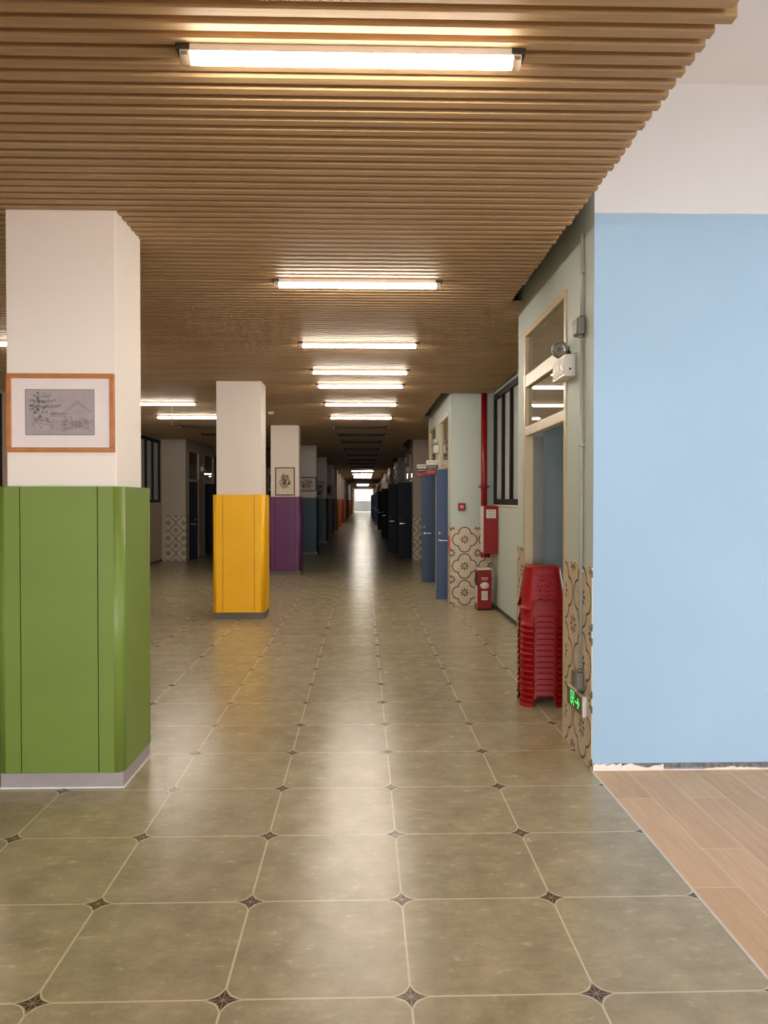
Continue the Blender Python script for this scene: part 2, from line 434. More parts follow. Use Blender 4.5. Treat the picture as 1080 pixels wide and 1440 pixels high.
bmN = bmesh.new(); bmR = bmesh.new(); bmL = bmesh.new(); bmF = bmesh.new()     # pale paint, left white paint, far right white paint
def side(bm, side_, c0, c1, *a):
    if side_ > 0: slab_openings(bm, 'x', c0, c1, *a)
    else: slab_openings(bm, 'x', mx(c1), mx(c0), *a)
def cross(bm, side_, y0, y1, x0, x1):
    if side_ > 0: box(bm, x0, x1, y0, y1, 0, ZT)
    else: box(bm, mx(x1), mx(x0), y0, y1, 0, ZT)
ZT = 3.9
OPEN = {}
for sd in (1, -1):
    for i, (a, b) in enumerate(BLOCKS):
        px = PX if i == 0 else P2
        bm = (bmR if i < 2 else bmF) if sd > 0 else bmL
        if i == 0:
            holes = [(5.08, 6.395, 0, 2.99)]; yy0 = 4.60
        else:
            holes = [(a+.29, a+1.62, 0, 2.95), (a+2.33, a+3.72, 0, 2.97)]; yy0 = a+.12
        if i == 0 and sd < 0: holes = []
        OPEN[(sd, i)] = holes
        side(bm, sd, px, px+.15, yy0, b-.12, 0, ZT, holes)
        if i > 0: cross(bm, sd, a, a+.12, px, NX)
        cross(bm if not (i == 0 and sd > 0) else bm, sd, b-.12, b, px, NX)
    # window walls between blocks
    for i in range(len(BLOCKS)):
        y0 = BLOCKS[i][1]-.12; y1 = BLOCKS[i+1][0]+.12 if i+1 < len(BLOCKS) else END
        bm = (bmN if i == 0 else bmF) if sd > 0 else bmL
        holes = [(y0+.7, y1-.28, 1.53, 3.15)] if i < 4 else []
        side(bm, sd, NX, NX+.15, y0, y1, 0, ZT, holes)
        # rear wall of the block (closes the rooms off beyond)
    # outer wall of the rooms
    if sd > 0:
        slab_openings(bmF, 'x', 7.0, 7.2, 4.6, END, 0, ZT, [(8.2, 10.2, .9, 2.3)])
    else:
        slab_openings(bmL, 'x', mx(7.2), mx(7.0), -9, END, 0, ZT)
        side(bmL, -1, NX, NX+.15, -9, 4.476, 0, ZT)
# partitions between rooms
for i in range(1, len(BLOCKS)):
    ym = (BLOCKS[i][0]+BLOCKS[i][1])/2
    box(bmF, NX+.15, 7.0, ym-.06, ym+.06, 0, ZT)
    box(bmL, mx(7.0), mx(NX+.15), ym-.06, ym+.06, 0, ZT)
struct('wall_right_near', bmR, M['pale']); struct('wall_recess', bmN, M['pale']); struct('wall_left', bmL, M['white']); struct('wall_right_far', bmF, M['white'])
# blue paint inside the near room's return wall
bm = bmesh.new(); box(bm, PX+.16, NX+.15, 6.535, 6.549, 0, ZT); box(bm, NX+.15, 7.0, 4.6, 4.61, 0, ZT)
struct('wall_room', bm, M['roomblue'])

# tile wainscots
tile_panel('x', PX-.006, PX, 4.478, 5.075, 1.195, 4.478); tile_panel('x', PX-.006, PX, 6.40, 6.668, 1.195, 6.27)
for i in range(1, 6):
    a, b = BLOCKS[i]
    tile_panel('y', a-.006, a, P2, NX, 1.195, P2+.01)
    tile_panel('x', P2-.006, P2, a, a+.27, 1.195, a)
    tile_panel('y', a-.006, a, mx(NX)+.1, mx(P2), 1.195, mx(NX)-.03)
    tile_panel('x', mx(P2), mx(P2)+.006, a, a+.27, 1.195, a)

# baseboards in the recesses
bm = bmesh.new(); box(bm, NX-.012, NX, 6.67, 11.55, 0, .05); struct('baseboard_right', bm, M['baseboard'])
bm = bmesh.new(); box(bm, mx(NX), mx(NX)+.012, 15.5, 20.3, 0, .05); box(bm, mx(NX), mx(NX)+.012, 6.67, 11.55, 0, .05); struct('baseboard_left', bm, M['baseboard'])

# windows in the recesses
def window(n, sd, y0, y1):
    root = empty('window_%d' % n, (NX if sd > 0 else mx(NX), 0, 0)); root['kind'] = 'structure'
    L = lambda bm, xa, xb, *r, **k: box(bm, xa*sd, xb*sd, *r, **k)
    bm = bmesh.new()
    for (p, q, r, s) in ((y0, y1, 1.53, 1.61), (y0, y1, 3.07, 3.15), (y0, y0+.06, 1.61, 3.07), (y1-.06, y1, 1.61, 3.07)):
        L(bm, -.012, .12, p, q, r, s, bev=.004)
    obj('window_frame', bm, M['black'], root)
    bm = bmesh.new(); L(bm, .030, .036, y0+.05, y1-.05, 1.60, 3.08); obj('pane', bm, M['glassfilm'], root)
    yy = y1-.06-.60
    while yy > y0+.2:
        bm = bmesh.new(); L(bm, -.012, .029, yy-.042, yy+.042, 1.61, 3.07, bev=.004); obj('mullion', bm, M['black'], root)
        yy -= .60
    bm = bmesh.new(); L(bm, -.012, .02, y0, y1, 1.505, 1.53); obj('window_sill', bm, M['plastic'], root)
wn = 1
for i in range(4):
    for sd in (1, -1):
        y0 = BLOCKS[i][1]-.12; y1 = BLOCKS[i+1][0]+.12
        window(wn, sd, y0+.7, y1-.28); wn += 1

# door assemblies
def door_frame(n, sd, px, y0, y1, ztop, bars, leaf=None, leafmat='door'):
    root = empty('door_%d' % n, (px if sd > 0 else mx(px), 0, 0)); root['kind'] = 'structure'
    L = lambda bm, xa, xb, *r, **k: box(bm, xa*sd, xb*sd, *r, **k)
    bm = bmesh.new()
    L(bm, -.008, .06, y0-.01, y0+.045, 0, ztop); L(bm, -.008, .06, y1-.045, y1+.01, 0, ztop); L(bm, -.008, .06, y0+.045, y1-.045, ztop-.045, ztop+.008)
    obj('door_frame', bm, M['frame'], root)
    zs = []
    for (z0, z1) in bars:
        bm = bmesh.new(); L(bm, -.006, .055, y0+.045, y1-.045, z0, z1, bev=.003); obj('transom_bar', bm, M['frame'], root); zs.append((z0, z1))
    zs.sort()
    top = ztop-.045
    for (z0, z1) in reversed(zs):
        bm = bmesh.new(); L(bm, .022, .026, y0+.04, y1-.04, z1-.004, top+.004); obj('transom_pane', bm, M['glass'], root); top = z0
    bm = bmesh.new(); L(bm, .062, .15, y1-.03, y1, 0, zs[0][0]); obj('inner_jamb', bm, M['metal'], root)
    if leaf:
        yl, e = leaf                       # leaf standing at right angles, protruding e into the hall
        bm = bmesh.new(); L(bm, -e, .82-e*.6, yl, yl+.045, .02, zs[0][0]-.015, bev=.004); lf = obj('door_leaf', bm, M[leafmat], root)
        hx = -e+.05
        bm = bmesh.new(); lathe(bm, [(.0, 0), (.024, 0), (.024, .008), (.010, .010), (.010, .045), (0, .045)], (hx*sd, yl, .955), (0, -1, 0), 16)
        L(bm, hx-.008, hx+.125, yl-.052, yl-.036, .945, .965, bev=.004); obj('lever_handle', bm, M['chrome'], lf)
        bm = bmesh.new(); lathe(bm, [(0, 0), (.020, 0), (.020, .012), (0, .013)], (hx*sd, yl, 1.075), (0, -1, 0), 16); obj('lock', bm, M['chrome'], lf)
    return root
door_frame(1, 1, PX, 5.08, 6.395, 2.99, [(2.525, 2.625), (2.125, 2.20)])
dn = 2
LEAF = {1: (.155, .18, 'door', 'door'), 2: (.36, .55, 'doordark', 'doordark')}
for i in range(1, 9):
    a = BLOCKS[i][0]
    for sd in (1, -1):
        h = OPEN[(sd, i)]
        if i == 1: es = (.155, .18); ys = (12.2, 14.87)
        elif sd > 0: es = (.36, .55); ys = (a+.8, a+3.2)
        else: es = (.20, .30); ys = (a+.45, a+3.0)
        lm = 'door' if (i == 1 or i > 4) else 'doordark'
        for (o, e, yl) in zip(h, es, ys):
            door_frame(dn, sd, P2, o[0], o[1], o[3], [(2.10, 2.16)], (yl, e), lm); dn += 1

# ------------------------------------------------------------------ end of the corridor
bm = bmesh.new()
slab_openings(bm, 'y', END, END+.15, -5.5, 2.2, 0, ZT, [(-1.24, 1.48, 0, 3.17)]); struct('wall_end', bm, M['white'])
root = empty('window_20', (0, END, 0)); root['kind'] = 'structure'
bm = bmesh.new()
for x in (-1.24, 1.44): box(bm, x, x+.04, -.02, .10, 0, 3.17)
box(bm, -1.2, 1.44, -.02, .10, 3.10, 3.17)
obj('window_frame', bm, M['plinthwhite'], root)
bm = bmesh.new()
for x in (-.62, -.25, .05, .35, .8): box(bm, x-.012, x+.012, 1.5, 1.53, 1.55, 3.0)
box(bm, -.85, 1.0, 1.5, 1.53, 1.52, 1.56)
obj('muntin', bm, M['mat'], root)
bm = bmesh.new(); box(bm, -4, 5, END+.15, END+9, -.10, -.02); struct('floor_terrace', bm, M['outside'])
bm = bmesh.new(); box(bm, -6, 6, END+7, END+7.3, -.1, 7); struct('wall_outside', bm, M['outside'])
bm = bmesh.new(); box(bm, -.95, 1.05, END+6.9, END+7, 1.5, 3.15); struct('trim_4', bm, plain('cream_panel', (168, 160, 144), .7))
bal = empty('balustrade', (.12, END+1.6, -.02)); tag(bal, 'pale grey louvred balustrade outside the far end of the corridor', 'railing')
bm = bmesh.new()
for i in range(9): box(bm, -1.9, 1.9, -.02, .02, .12+i*.155, .12+i*.155+.10)
obj('louvre_panel', bm, M['louver'], bal)
for x in (-1.9, 0, 1.9):
    bm = bmesh.new(); box(bm, x-.03, x+.03, .02, .06, 0, 1.5); obj('post', bm, M['louver'], bal)

# ------------------------------------------------------------------ pillars
PY = [4.25+6.06*k for k in range(17)]
PCOL = ['green', 'yellow', 'purple', 'teal', 'dark green', 'navy', 'brown', 'orange', 'red', 'amber', 'olive', 'navy', 'orange', 'red', 'amber', 'teal', 'green']
HW, DP, PZ0, PZ1 = .345, .585, .092, 1.668
def ring_panel(path, t):
    """closed footprint: outer path then the inner path a thickness t inside"""
    return path
def pad_panel(bm, outer, inner, z0, z1, bev=.016):
    t = bmesh.new(); pts = outer+inner[::-1]
    prism(t, pts, z0, z1)
    sharp = [e for e in t.edges if len(e.link_faces) == 2 and e.calc_face_angle() > .6]
    bmesh.ops.recalc_face_normals(t, faces=t.faces)
    bmesh.ops.bevel(t, geom=sharp, offset=bev, segments=3, affect='EDGES', profile=.5)
    for f in t.faces: f.smooth = f.calc_area() < .05
    merge(bm, t)
def arc(cx, cy, r, a0, a1, n=6): return [(cx+r*math.cos(a0+(a1-a0)*i/n), cy+r*math.sin(a0+(a1-a0)*i/n)) for i in range(n+1)]
shaft_me = {}
def make_pillar(k):
    yk = PY[k]; col = PCOL[k]
    names = {0: 'white square pillar wrapped in green padding, nearest pillar', 1: 'white square pillar wrapped in bright yellow padding',
             2: 'white square pillar wrapped in purple padding, behind the yellow one', 3: 'white square pillar wrapped in teal padding, behind the purple one',
             4: 'dim white pillar with very dark green padding, behind the teal one', 5: 'dim pillar with navy black padding, sixth pillar down the corridor',
             6: 'far pillar with brown padding, just before the orange one', 7: 'far white pillar with bright orange padding', 8: 'far pillar with a narrow red strip of padding showing',
             9: 'far pillar with amber padding, just behind the red one', 10: 'far pillar with olive padding, just behind the amber one'}
    lab = names.get(k, 'tiny %s pillar at the far end, %s in the row' % (col+' padded', ['twelfth', 'thirteenth', 'fourteenth', 'fifteenth', 'sixteenth', 'last'][k-11] if k > 10 else ''))
    root = empty('pillar', (XM, yk, 0)); tag(root, lab, 'pillar', 'padded pillars down the middle of the hall')
    bm = bmesh.new(); box(bm, -.300, .300, .050, DP-.06, 0, CZ+.046, bev=.006, seg=2)
    obj('shaft', bm, M['shaft'], root)
    bm = bmesh.new(); box(bm, -.335, .335, .028, DP-.03, 0, PZ0+.01); obj('plinth', bm, M['plinth' if k == 0 else 'plinthdark'], root)
    if k == 0:
        bm = bmesh.new(); box(bm, -.342, .342, .020, DP-.022, 0, .008); obj('sealant_line', bm, M['plinthwhite'], root)
    pm = pad_mat(col) if col not in M else M[col]; M[col] = pm
    g = .0028; s = .210; T = .044; r = .05
    for fy, sy in ((0, 1), (DP, -1)):
        bm = bmesh.new()
        o = [(-s+g, fy), (s-g, fy)]; i_ = [(-s+g, fy+sy*T), (s-g, fy+sy*T)]
        pad_panel(bm, o, i_, PZ0, PZ1); obj('pad_panel', bm, pm, root)
    for sx in (1, -1):
        X = lambda L: [(sx*a, b) for a, b in L]
        out = [(s+g, 0)]+arc(HW-r, r, r, -PI/2, 0)+arc(HW-r, DP-r, r, 0, PI/2)+[(s+g, DP)]
        inn = [(s+g, T), (HW-T, T), (HW-T, DP-T), (s+g, DP-T)]
        bm = bmesh.new(); pad_panel(bm, X(out), X(inn), PZ0, PZ1, .014); obj('pad_panel', bm, pm, root)
    return root
for k in range(17): make_pillar(k)

# ------------------------------------------------------------------ framed pictures
def stroke(bm, pts, w, y, mi=0):
    for (x0, z0), (x1, z1) in zip(pts, pts[1:]):
        d = Vector((x1-x0, z1-z0));
        if d.length < 1e-6: continue
        n = Vector((-d.y, d.x)).normalized()*w/2
        f = bm.faces.new([bm.verts.new(c) for c in ((x0+n.x, y, z0+n.y), (x1+n.x, y, z1+n.y), (x1-n.x, y, z1-n.y), (x0-n.x, y, z0-n.y))])
        f.material_index = mi
def picture(cx, y, cz, w, h, fm, fw, pw, ph, pm, label, draw, pdz=0, pdx=0):
    root = empty('framed_picture', (cx, y, cz)); tag(root, label, 'picture', 'framed pictures hung on the pillars')
    d = .024; bm = bmesh.new()
    for (xa, xb, za, zb) in ((-w/2, w/2, h/2-fw, h/2), (-w/2, w/2, -h/2, -h/2+fw), (-w/2, -w/2+fw, -h/2+fw, h/2-fw), (w/2-fw, w/2, -h/2+fw, h/2-fw)):
        box(bm, xa, xb, -d, -.002, za, zb, bev=.003)
    obj('frame', bm, fm, root)
    bm = bmesh.new(); box(bm, -w/2+fw-.004, w/2-fw+.004, -.014, -.006, -h/2+fw-.004, h/2-fw+.004); obj('mount', bm, M['mat'], root)
    bm = bmesh.new(); box(bm, pdx-pw/2, pdx+pw/2, -.0155, -.013, pdz-ph/2, pdz+ph/2); pr = obj('print', bm, pm, root)
    bm = bmesh.new(); draw(bm, pdx, pdz, pw, ph); return root, bm, pr
def sketch_houses(bm, ox, oz, w, h):
    r = random.Random(3); yb = -.0159
    P = lambda a, b: (ox-w/2+a*w, oz-h/2+b*h)
    S = lambda pts, ww=.0013: stroke(bm, [P(*p) for p in pts], ww*1.25, yb)
    S([(.0, .0), (1, .0), (1, 1), (0, 1), (0, 0)], .002)
    for (cx, by, hw, n) in ((.28, .64, .20, 3), (.26, .76, .15, 3), (.24, .85, .10, 2)):         # tiered roof
        for j in range(n):
            dz = j*.018
            S([(cx-hw-.03, by+.03-dz), (cx-hw*.7, by-dz), (cx+hw*.7, by-dz), (cx+hw+.03, by+.03-dz)])
        S([(cx-hw*.55, by), (cx-hw*.5, by+.08)]); S([(cx+hw*.55, by), (cx+hw*.5, by+.08)])
    for j in range(60):                                                                            # foliage scribbles, left
        x, z = r.gauss(.19, .07), r.gauss(.62, .15)
        if .03 < x < .42 and .15 < z < .94:
            S([(x, z)]+[(x+r.uniform(-.03, .03), z+r.uniform(-.04, .04)) for _ in range(4)], .0009)
    for j in range(40):
        x, z = r.gauss(.22, .08), r.gauss(.32, .08)
        if .05 < x < .4: S([(x, z)]+[(x+r.uniform(-.03, .03), z+r.uniform(-.03, .03)) for _ in range(3)], .0008)
    S([(.53, .47), (.755, .74), (.97, .50)], .0016); S([(.56, .45), (.755, .69), (.94, .48)], .0012)   # gable
    for j in range(9): S([(.58+j*.04, .44), (.62+j*.035, .58-abs(j-4)*.025)], .0009)
    for j in range(16): S([(.36+j*.012, .43+j*.002), (.38+j*.012, .50-j*.002)], .0009)                  # low roofs between
    for j in range(4): S([(.36, .5-j*.03), (.60, .47-j*.03)], .001)
    for j in range(8): S([(.36+.03*j, .08), (.36+.03*j, .34+.02*math.sin(j))], .0009)
    for j in range(14): S([(.55+j*.028, .10+r.uniform(0, .04)), (.55+j*.028, .30+r.uniform(0, .1))], .0009)
    for j in range(60):
        x, z = r.uniform(.52, .96), r.gauss(.24, .08)
        S([(x, z), (x+r.uniform(-.03, .03), z+r.uniform(-.03, .03)), (x+r.uniform(-.04, .04), z+r.uniform(-.03, .03))], .0009)
    for j in range(4): S([(.68+j*.04, .18), (.675+j*.04, .27), (.69+j*.04, .30), (.705+j*.04, .27), (.70+j*.04, .18)], .001)
def blob_draw(seed, n, mi=.005):
    def f(bm, ox, oz, w, h):
        r = random.Random(seed)
        for j in range(n):
            a = r.uniform(0, 2*PI); q = r.random()**.6
            x, z = ox+math.cos(a)*q*w*.42, oz+math.sin(a)*q*h*.42
            L = r.uniform(.01, .035); b = r.uniform(0, PI)
            stroke(bm, [(x-L*math.cos(b), z-L*math.sin(b)), (x, z+L*.3), (x+L*math.cos(b), z+L*math.sin(b))], r.uniform(.004, .012), -.0159)
    return f
SH = .050
root, bm, pr = picture(-1.664, PY[0]+SH, 2.073, .588, .432, M['woodframe'], .026, .374, .249, M['print'], 'orange wood framed pencil sketch of old roofs on the green padded pillar', sketch_houses, .004, -.004)
obj('drawing', bm, M['pencil'], pr)
root, bm, pr = picture(-1.662, PY[2]+SH, 1.995, .42, .60, M['brownframe'], .026, .33, .50, M['cream'], 'upright brown framed dark plant print above the purple padding', lambda b, *a: blob_draw(5, 130)(b, a[0], a[1], a[2]*.8, a[3]*.72))
obj('drawing', bm, M['ink'], pr)
root, bm, pr = picture(-1.662, PY[3]+SH, 2.065, .60, .42, M['darkframe'], .03, .44, .27, M['cream'], 'wide black framed print above the teal padding', blob_draw(6, 90))
obj('drawing', bm, M['ink'], pr)
def blotch_print(name, dark, light):
    n = N(name); p = n.objpos()[0]
    return n.done(n.mix(n.ramp(n.noise(p, 14, 4, .7), .47, .55), lin(dark), lin(light)), .6)
root, bm, pr = picture(-1.662, PY[4]+SH, 1.995, .42, .60, M['darkframe'], .03, .30, .44, blotch_print('plant_print', (60, 52, 44), (200, 184, 158)), 'dim upright black framed print on the pillar behind the teal one', lambda *a: None)
bm.free()
root, bm, pr = picture(-1.662, PY[5]+SH, 2.06, .56, .50, M['darkframe'], .03, .42, .36, blotch_print('dark_print', (40, 36, 34), (90, 80, 70)), 'barely lit dark framed picture on the navy padded pillar', lambda *a: None)
bm.free()

# ------------------------------------------------------------------ ceiling lamps
def make_lamp(lit):
    root = empty('ceiling_lamp')
    L = .60
    bm = bmesh.new(); box(bm, -L, L, -.030, .030, -.026, 0, bev=.002); obj('housing', bm, M['lamphouse' if lit else 'bracket'], root)  # unlit lamps take a dark housing colour in place of shade
    for s in (-1, 1):
        bm = bmesh.new(); box(bm, s*(L-.035), s*(L+.014), -.033, .033, -.022, 0, bev=.002); obj('bracket', bm, M['bracket'], root)
    bm = bmesh.new()
    n = 10; sec = [(.030*math.cos(PI+PI*i/n), -.026+.032*math.sin(PI+PI*i/n)) for i in range(n+1)]
    x0, x1 = (-L+.035, L-.03)
    A = [bm.verts.new((x0, a, b)) for a, b in sec]; B = [bm.verts.new((x1, a, b)) for a, b in sec]
    for i in range(n):
        f = bm.faces.new((A[i], A[i+1], B[i+1], B[i])); f.smooth = True
    bm.faces.new((A[0], A[-1], B[-1], B[0])); bm.faces.new(A); bm.faces.new(B)
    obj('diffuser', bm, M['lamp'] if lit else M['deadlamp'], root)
    for (a, b) in ((-L, -L+.035), (L-.03, L)):
        bm = bmesh.new()
        A = [bm.verts.new((a, p, q)) for p, q in sec]; B = [bm.verts.new((b, p, q)) for p, q in sec]
        for i in range(n):
            f = bm.faces.new((A[i], A[i+1], B[i+1], B[i])); f.smooth = True
        bm.faces.new((A[0], A[-1], B[-1], B[0])); bm.faces.new(A); bm.faces.new(B)
        cap = obj('end_cap', bm, M['endcap'], root)
        bm = bmesh.new(); m = (a+b)/2
        for i in range(4): box(bm, m-.011+i*.006, m-.008+i*.006, -.0335, -.029, -.040, -.028)
        obj('lamp_pins', bm, M['metal'], cap)
    return root
LITY = [2.752, 5.60, 7.78, 9.41, 10.56, 12.55, 14.58]
DEAD = [16.4, 18.4, 20.6, 23.5, 26.6, 29.8, 33, 36.5]
LIT2 = [41, 45.8, 49.7, 53, 75.5, 78.5, 82]
ORD = ['nearest', 'second', 'third', 'fourth', 'fifth', 'sixth', 'seventh', 'eighth', 'ninth', 'tenth', 'eleventh', 'twelfth']
proto = {}
def lamp(x, y, lit, label, group):
    if lit not in proto: o = proto[lit] = make_lamp(lit)
    else: o = dup(proto[lit])
    o.location = (x, y, CZ); tag(o, label, 'ceiling lamp', group)
for i, yv in enumerate(LITY):
    lamp(-.04, yv, True, '%s lit tube lamp over the open corridor right of the pillars' % ORD[i], 'lit lamps over the near corridor')
for i, yv in enumerate(DEAD):
    lamp(-.04, yv, False, 'unlit tube lamp in the dark corridor stretch, %s beyond the lit row' % ORD[i].replace('nearest', 'first'), 'unlit lamps')
for i, yv in enumerate(LIT2):
    lamp(-.04, yv, True, 'small lit tube lamp at the far end, %s of the distant lit row' % ORD[i], 'distant lit lamps')
for i, yv in enumerate([LITY[2], LITY[5], LITY[6]]):
    lamp(mx(-.04), yv, True, '%s lit tube lamp in the lane left of the pillars' % ORD[i], 'lit lamps in the left lane')
for i, yv in enumerate(DEAD[:4]):
    lamp(mx(-.04), yv, False, 'unlit tube lamp deep in the left lane, %s beyond its lit row' % ORD[i].replace('nearest', 'first'), 'unlit lamps')

# hanging cord and detector
bm = bmesh.new(); cyl(bm, (-3.016, 12.25, 2.80), (-3.016, 12.25, CZ), .004, n=8)
cyl(bm, (-3.016, 12.25, 2.78), (-3.016, 12.25, 2.80), .008, n=8)
tag(obj('pull_cord', bm, M['plinthwhite']), 'thin white cord hanging below a left lane lamp', 'cord')
det = empty('smoke_detector', (-1.66+.0, 13.95, CZ)); tag(det, 'small white round detector on the ceiling beside the yellow pillar', 'detector')
bm = bmesh.new(); lathe(bm, [(0, 0), (.055, 0), (.055, .012), (0, .013)], (0, 0, 0), (0, 0, -1)); obj('base', bm, M['plastic'], det)
bm = bmesh.new(); lathe(bm, [(0, .012), (.045, .012), (.045, .03), (.03, .045), (0, .047)], (0, 0, 0), (0, 0, -1)); obj('sensor_head', bm, M['plastic'], det)

# ------------------------------------------------------------------ near door: conduit, boxes, emergency lamp, exit sign
cd = empty('cable_conduit', (PX-.014, 4.675, 0)); tag(cd, 'thin grey vertical conduit on the wall edge beside the near door', 'conduit')
bm = bmesh.new(); cyl(bm, (0, 0, .56), (0, 0, 2.575), .011); cyl(bm, (0, 0, 2.72), (0, 0, CZ+.03), .011); obj('pipe', bm, M['conduit'], cd)
for z in (2.98, 1.93, 1.16):
    bm = bmesh.new(); box(bm, -.013, .012, -.032, .032, z-.008, z+.008, bev=.003); obj('clip', bm, M['conduit'], cd)
def jbox(z0, z1, label):
    r = empty('junction_box', (PX, 4.68, z0)); tag(r, label, 'junction box')
    h = z1-z0
    bm = bmesh.new(); box(bm, -.052, -.008, -.055, .055, .01, h-.01, bev=.006); obj('body', bm, M['box'], r)
    bm = bmesh.new(); box(bm, -.058, -.052, -.05, .05, .015, h-.015, bev=.002); lid = obj('lid', bm, M['box'], r)
    bm = bmesh.new()
    for y, z in ((-.035, .03), (.035, h-.03)): cyl(bm, (-.061, y, z), (-.057, y, z), .006, n=10)
    obj('screw', bm, M['metal'], lid)
    for za, zb in ((-.005, .012), (h-.012, h+.005)):
        bm = bmesh.new(); cyl(bm, (-.018, -.004, za), (-.018, -.004, zb), .018); obj('gland', bm, M['metal'], r)
jbox(2.59, 2.71, 'grey junction box on the conduit above the emergency lamp')
jbox(.43, .55, 'dark junction box on the patterned tiles above the exit sign')

em = empty('emergency_lamp', (PX, 5.0, 2.38))
tag(em, 'white emergency lamp box with a round spot beside the near door frame', 'emergency lamp', 'emergency lamps by the doors')
bm = bmesh.new(); box(bm, -.075, -.002, -.155, .155, 0, .14, bev=.008, seg=3); eb = obj('body', bm, M['plastic'], em)
bm = bmesh.new(); box(bm, -.079, -.074, -.13, .13, .018, .122, bev=.002); obj('front_panel', bm, M['paper'], em)
bm = bmesh.new()
for i in range(3): box(bm, -.081, -.078, -.10+i*.08, -.07+i*.08, .05, .085)
obj('button', bm, M['endcap'], em)
bm = bmesh.new(); cyl(bm, (-.04, -.1565, .045), (-.04, -.154, .045), .007, n=12); obj('cable_hole', bm, M['dark'], em)
def spot(y, tilt, nm):
    ax = Vector((-.55, -.80, -.1)) if tilt else Vector((-.75, .6, -.1)); ax.normalize()
    o = Vector((-.055, y, .205))
    bm = bmesh.new(); lathe(bm, [(0, -.05), (.022, -.05), (.050, -.012), (.057, 0), (.057, .010), (.051, .010), (.046, .002), (0, .0)], o, ax, 28); s = obj('spot_head', bm, M['metal'], em)
    bm = bmesh.new(); lathe(bm, [(0, .003), (.045, .003), (.047, .008), (.03, .0085), (.0, .009)], o, ax, 28); obj('lens', bm, M['chrome'], s)
    a = ax.orthogonal().normalized(); b = ax.cross(a); bm = bmesh.new()
    for k in range(6):
        t = k*PI/6; d = a*math.cos(t)+b*math.sin(t)
        cyl(bm, o+ax*.011-d*.045, o+ax*.011+d*.045, .0022, n=6)
    obj('lens_rib', bm, M['box'], s)
    bm = bmesh.new(); cyl(bm, (-.04, y, .138), o-ax*.03, .012, n=10); obj('bracket', bm, M['plastic'], em)
spot(.045, True, 'a')
bm = bmesh.new(); cyl(bm, (-.04, -.11, .138), (-.04, -.11, .165), .016, n=12); obj('knob', bm, M['dark'], em)
for i in range(1, 5):
    for sd in ((1, -1) if i > 1 else (1,)):
        e2 = dup(em, ((P2 if sd > 0 else mx(P2)), BLOCKS[i][0]+1.98, 2.42), 0 if sd > 0 else PI)
        wh = {(1, 1): 'emergency lamp above the blue doors and hanging signs', (2, 1): 'bright emergency lamp above the nearer navy door on the right',
              (2, -1): 'glinting emergency lamp deep in the left lane', (3, 1): 'emergency lamp above the farther navy doors on the right',
              (3, -1): 'emergency lamp far down the left lane wall behind the pillars', (4, 1): 'tiny emergency lamp over the far blue doors', (4, -1): 'tiny emergency lamp on the far left lane wall'}[(i, sd)]
        e2['label'] = wh

ex = empty('exit_sign', (PX-.006, 4.735, .285)); tag(ex, 'low exit sign with green running man and arrow on patterned tiles', 'exit sign')
bm = bmesh.new(); box(bm, -.028, 0, -.172, .172, 0, .125, bev=.004); obj('housing', bm, M['plastic'], ex)
bm = bmesh.new(); box(bm, -.031, -.0275, -.160, .166, .008, .117); fc = obj('face_panel', bm, M['signface'], ex)
bm = bmesh.new()
def gs(pts, w):   # strokes on the face; h grows to the viewer's right (towards the near end)
    for (h0, z0), (h1, z1) in zip(pts, pts[1:]):
        d = Vector((h1-h0, z1-z0)); n = Vector((-d.y, d.x)).normalized()*w/2
        bm.faces.new([bm.verts.new((-.0318, -hh, zz)) for hh, zz in ((h0+n.x, z0+n.y), (h1+n.x, z1+n.y), (h1-n.x, z1-n.y), (h0-n.x, z0-n.y))])
gs([(-.075, .030), (-.075, .108), (-.005, .108), (-.005, .070)], .009)              # doorway
gs([(-.048, .088), (-.034, .088)], .014)                                             # head
gs([(-.044, .078), (-.030, .052), (-.010, .040), (-.012, .022)], .010); gs([(-.030, .052), (-.055, .040), (-.064, .022)], .010)
gs([(-.062, .060), (-.046, .074), (-.022, .066), (-.012, .076)], .007)
gs([(.020, .062), (.105, .062)], .012); gs([(.075, .092), (.108, .062), (.075, .032)], .012)   # arrow
obj('pictogram', bm, M['green_led'], fc)

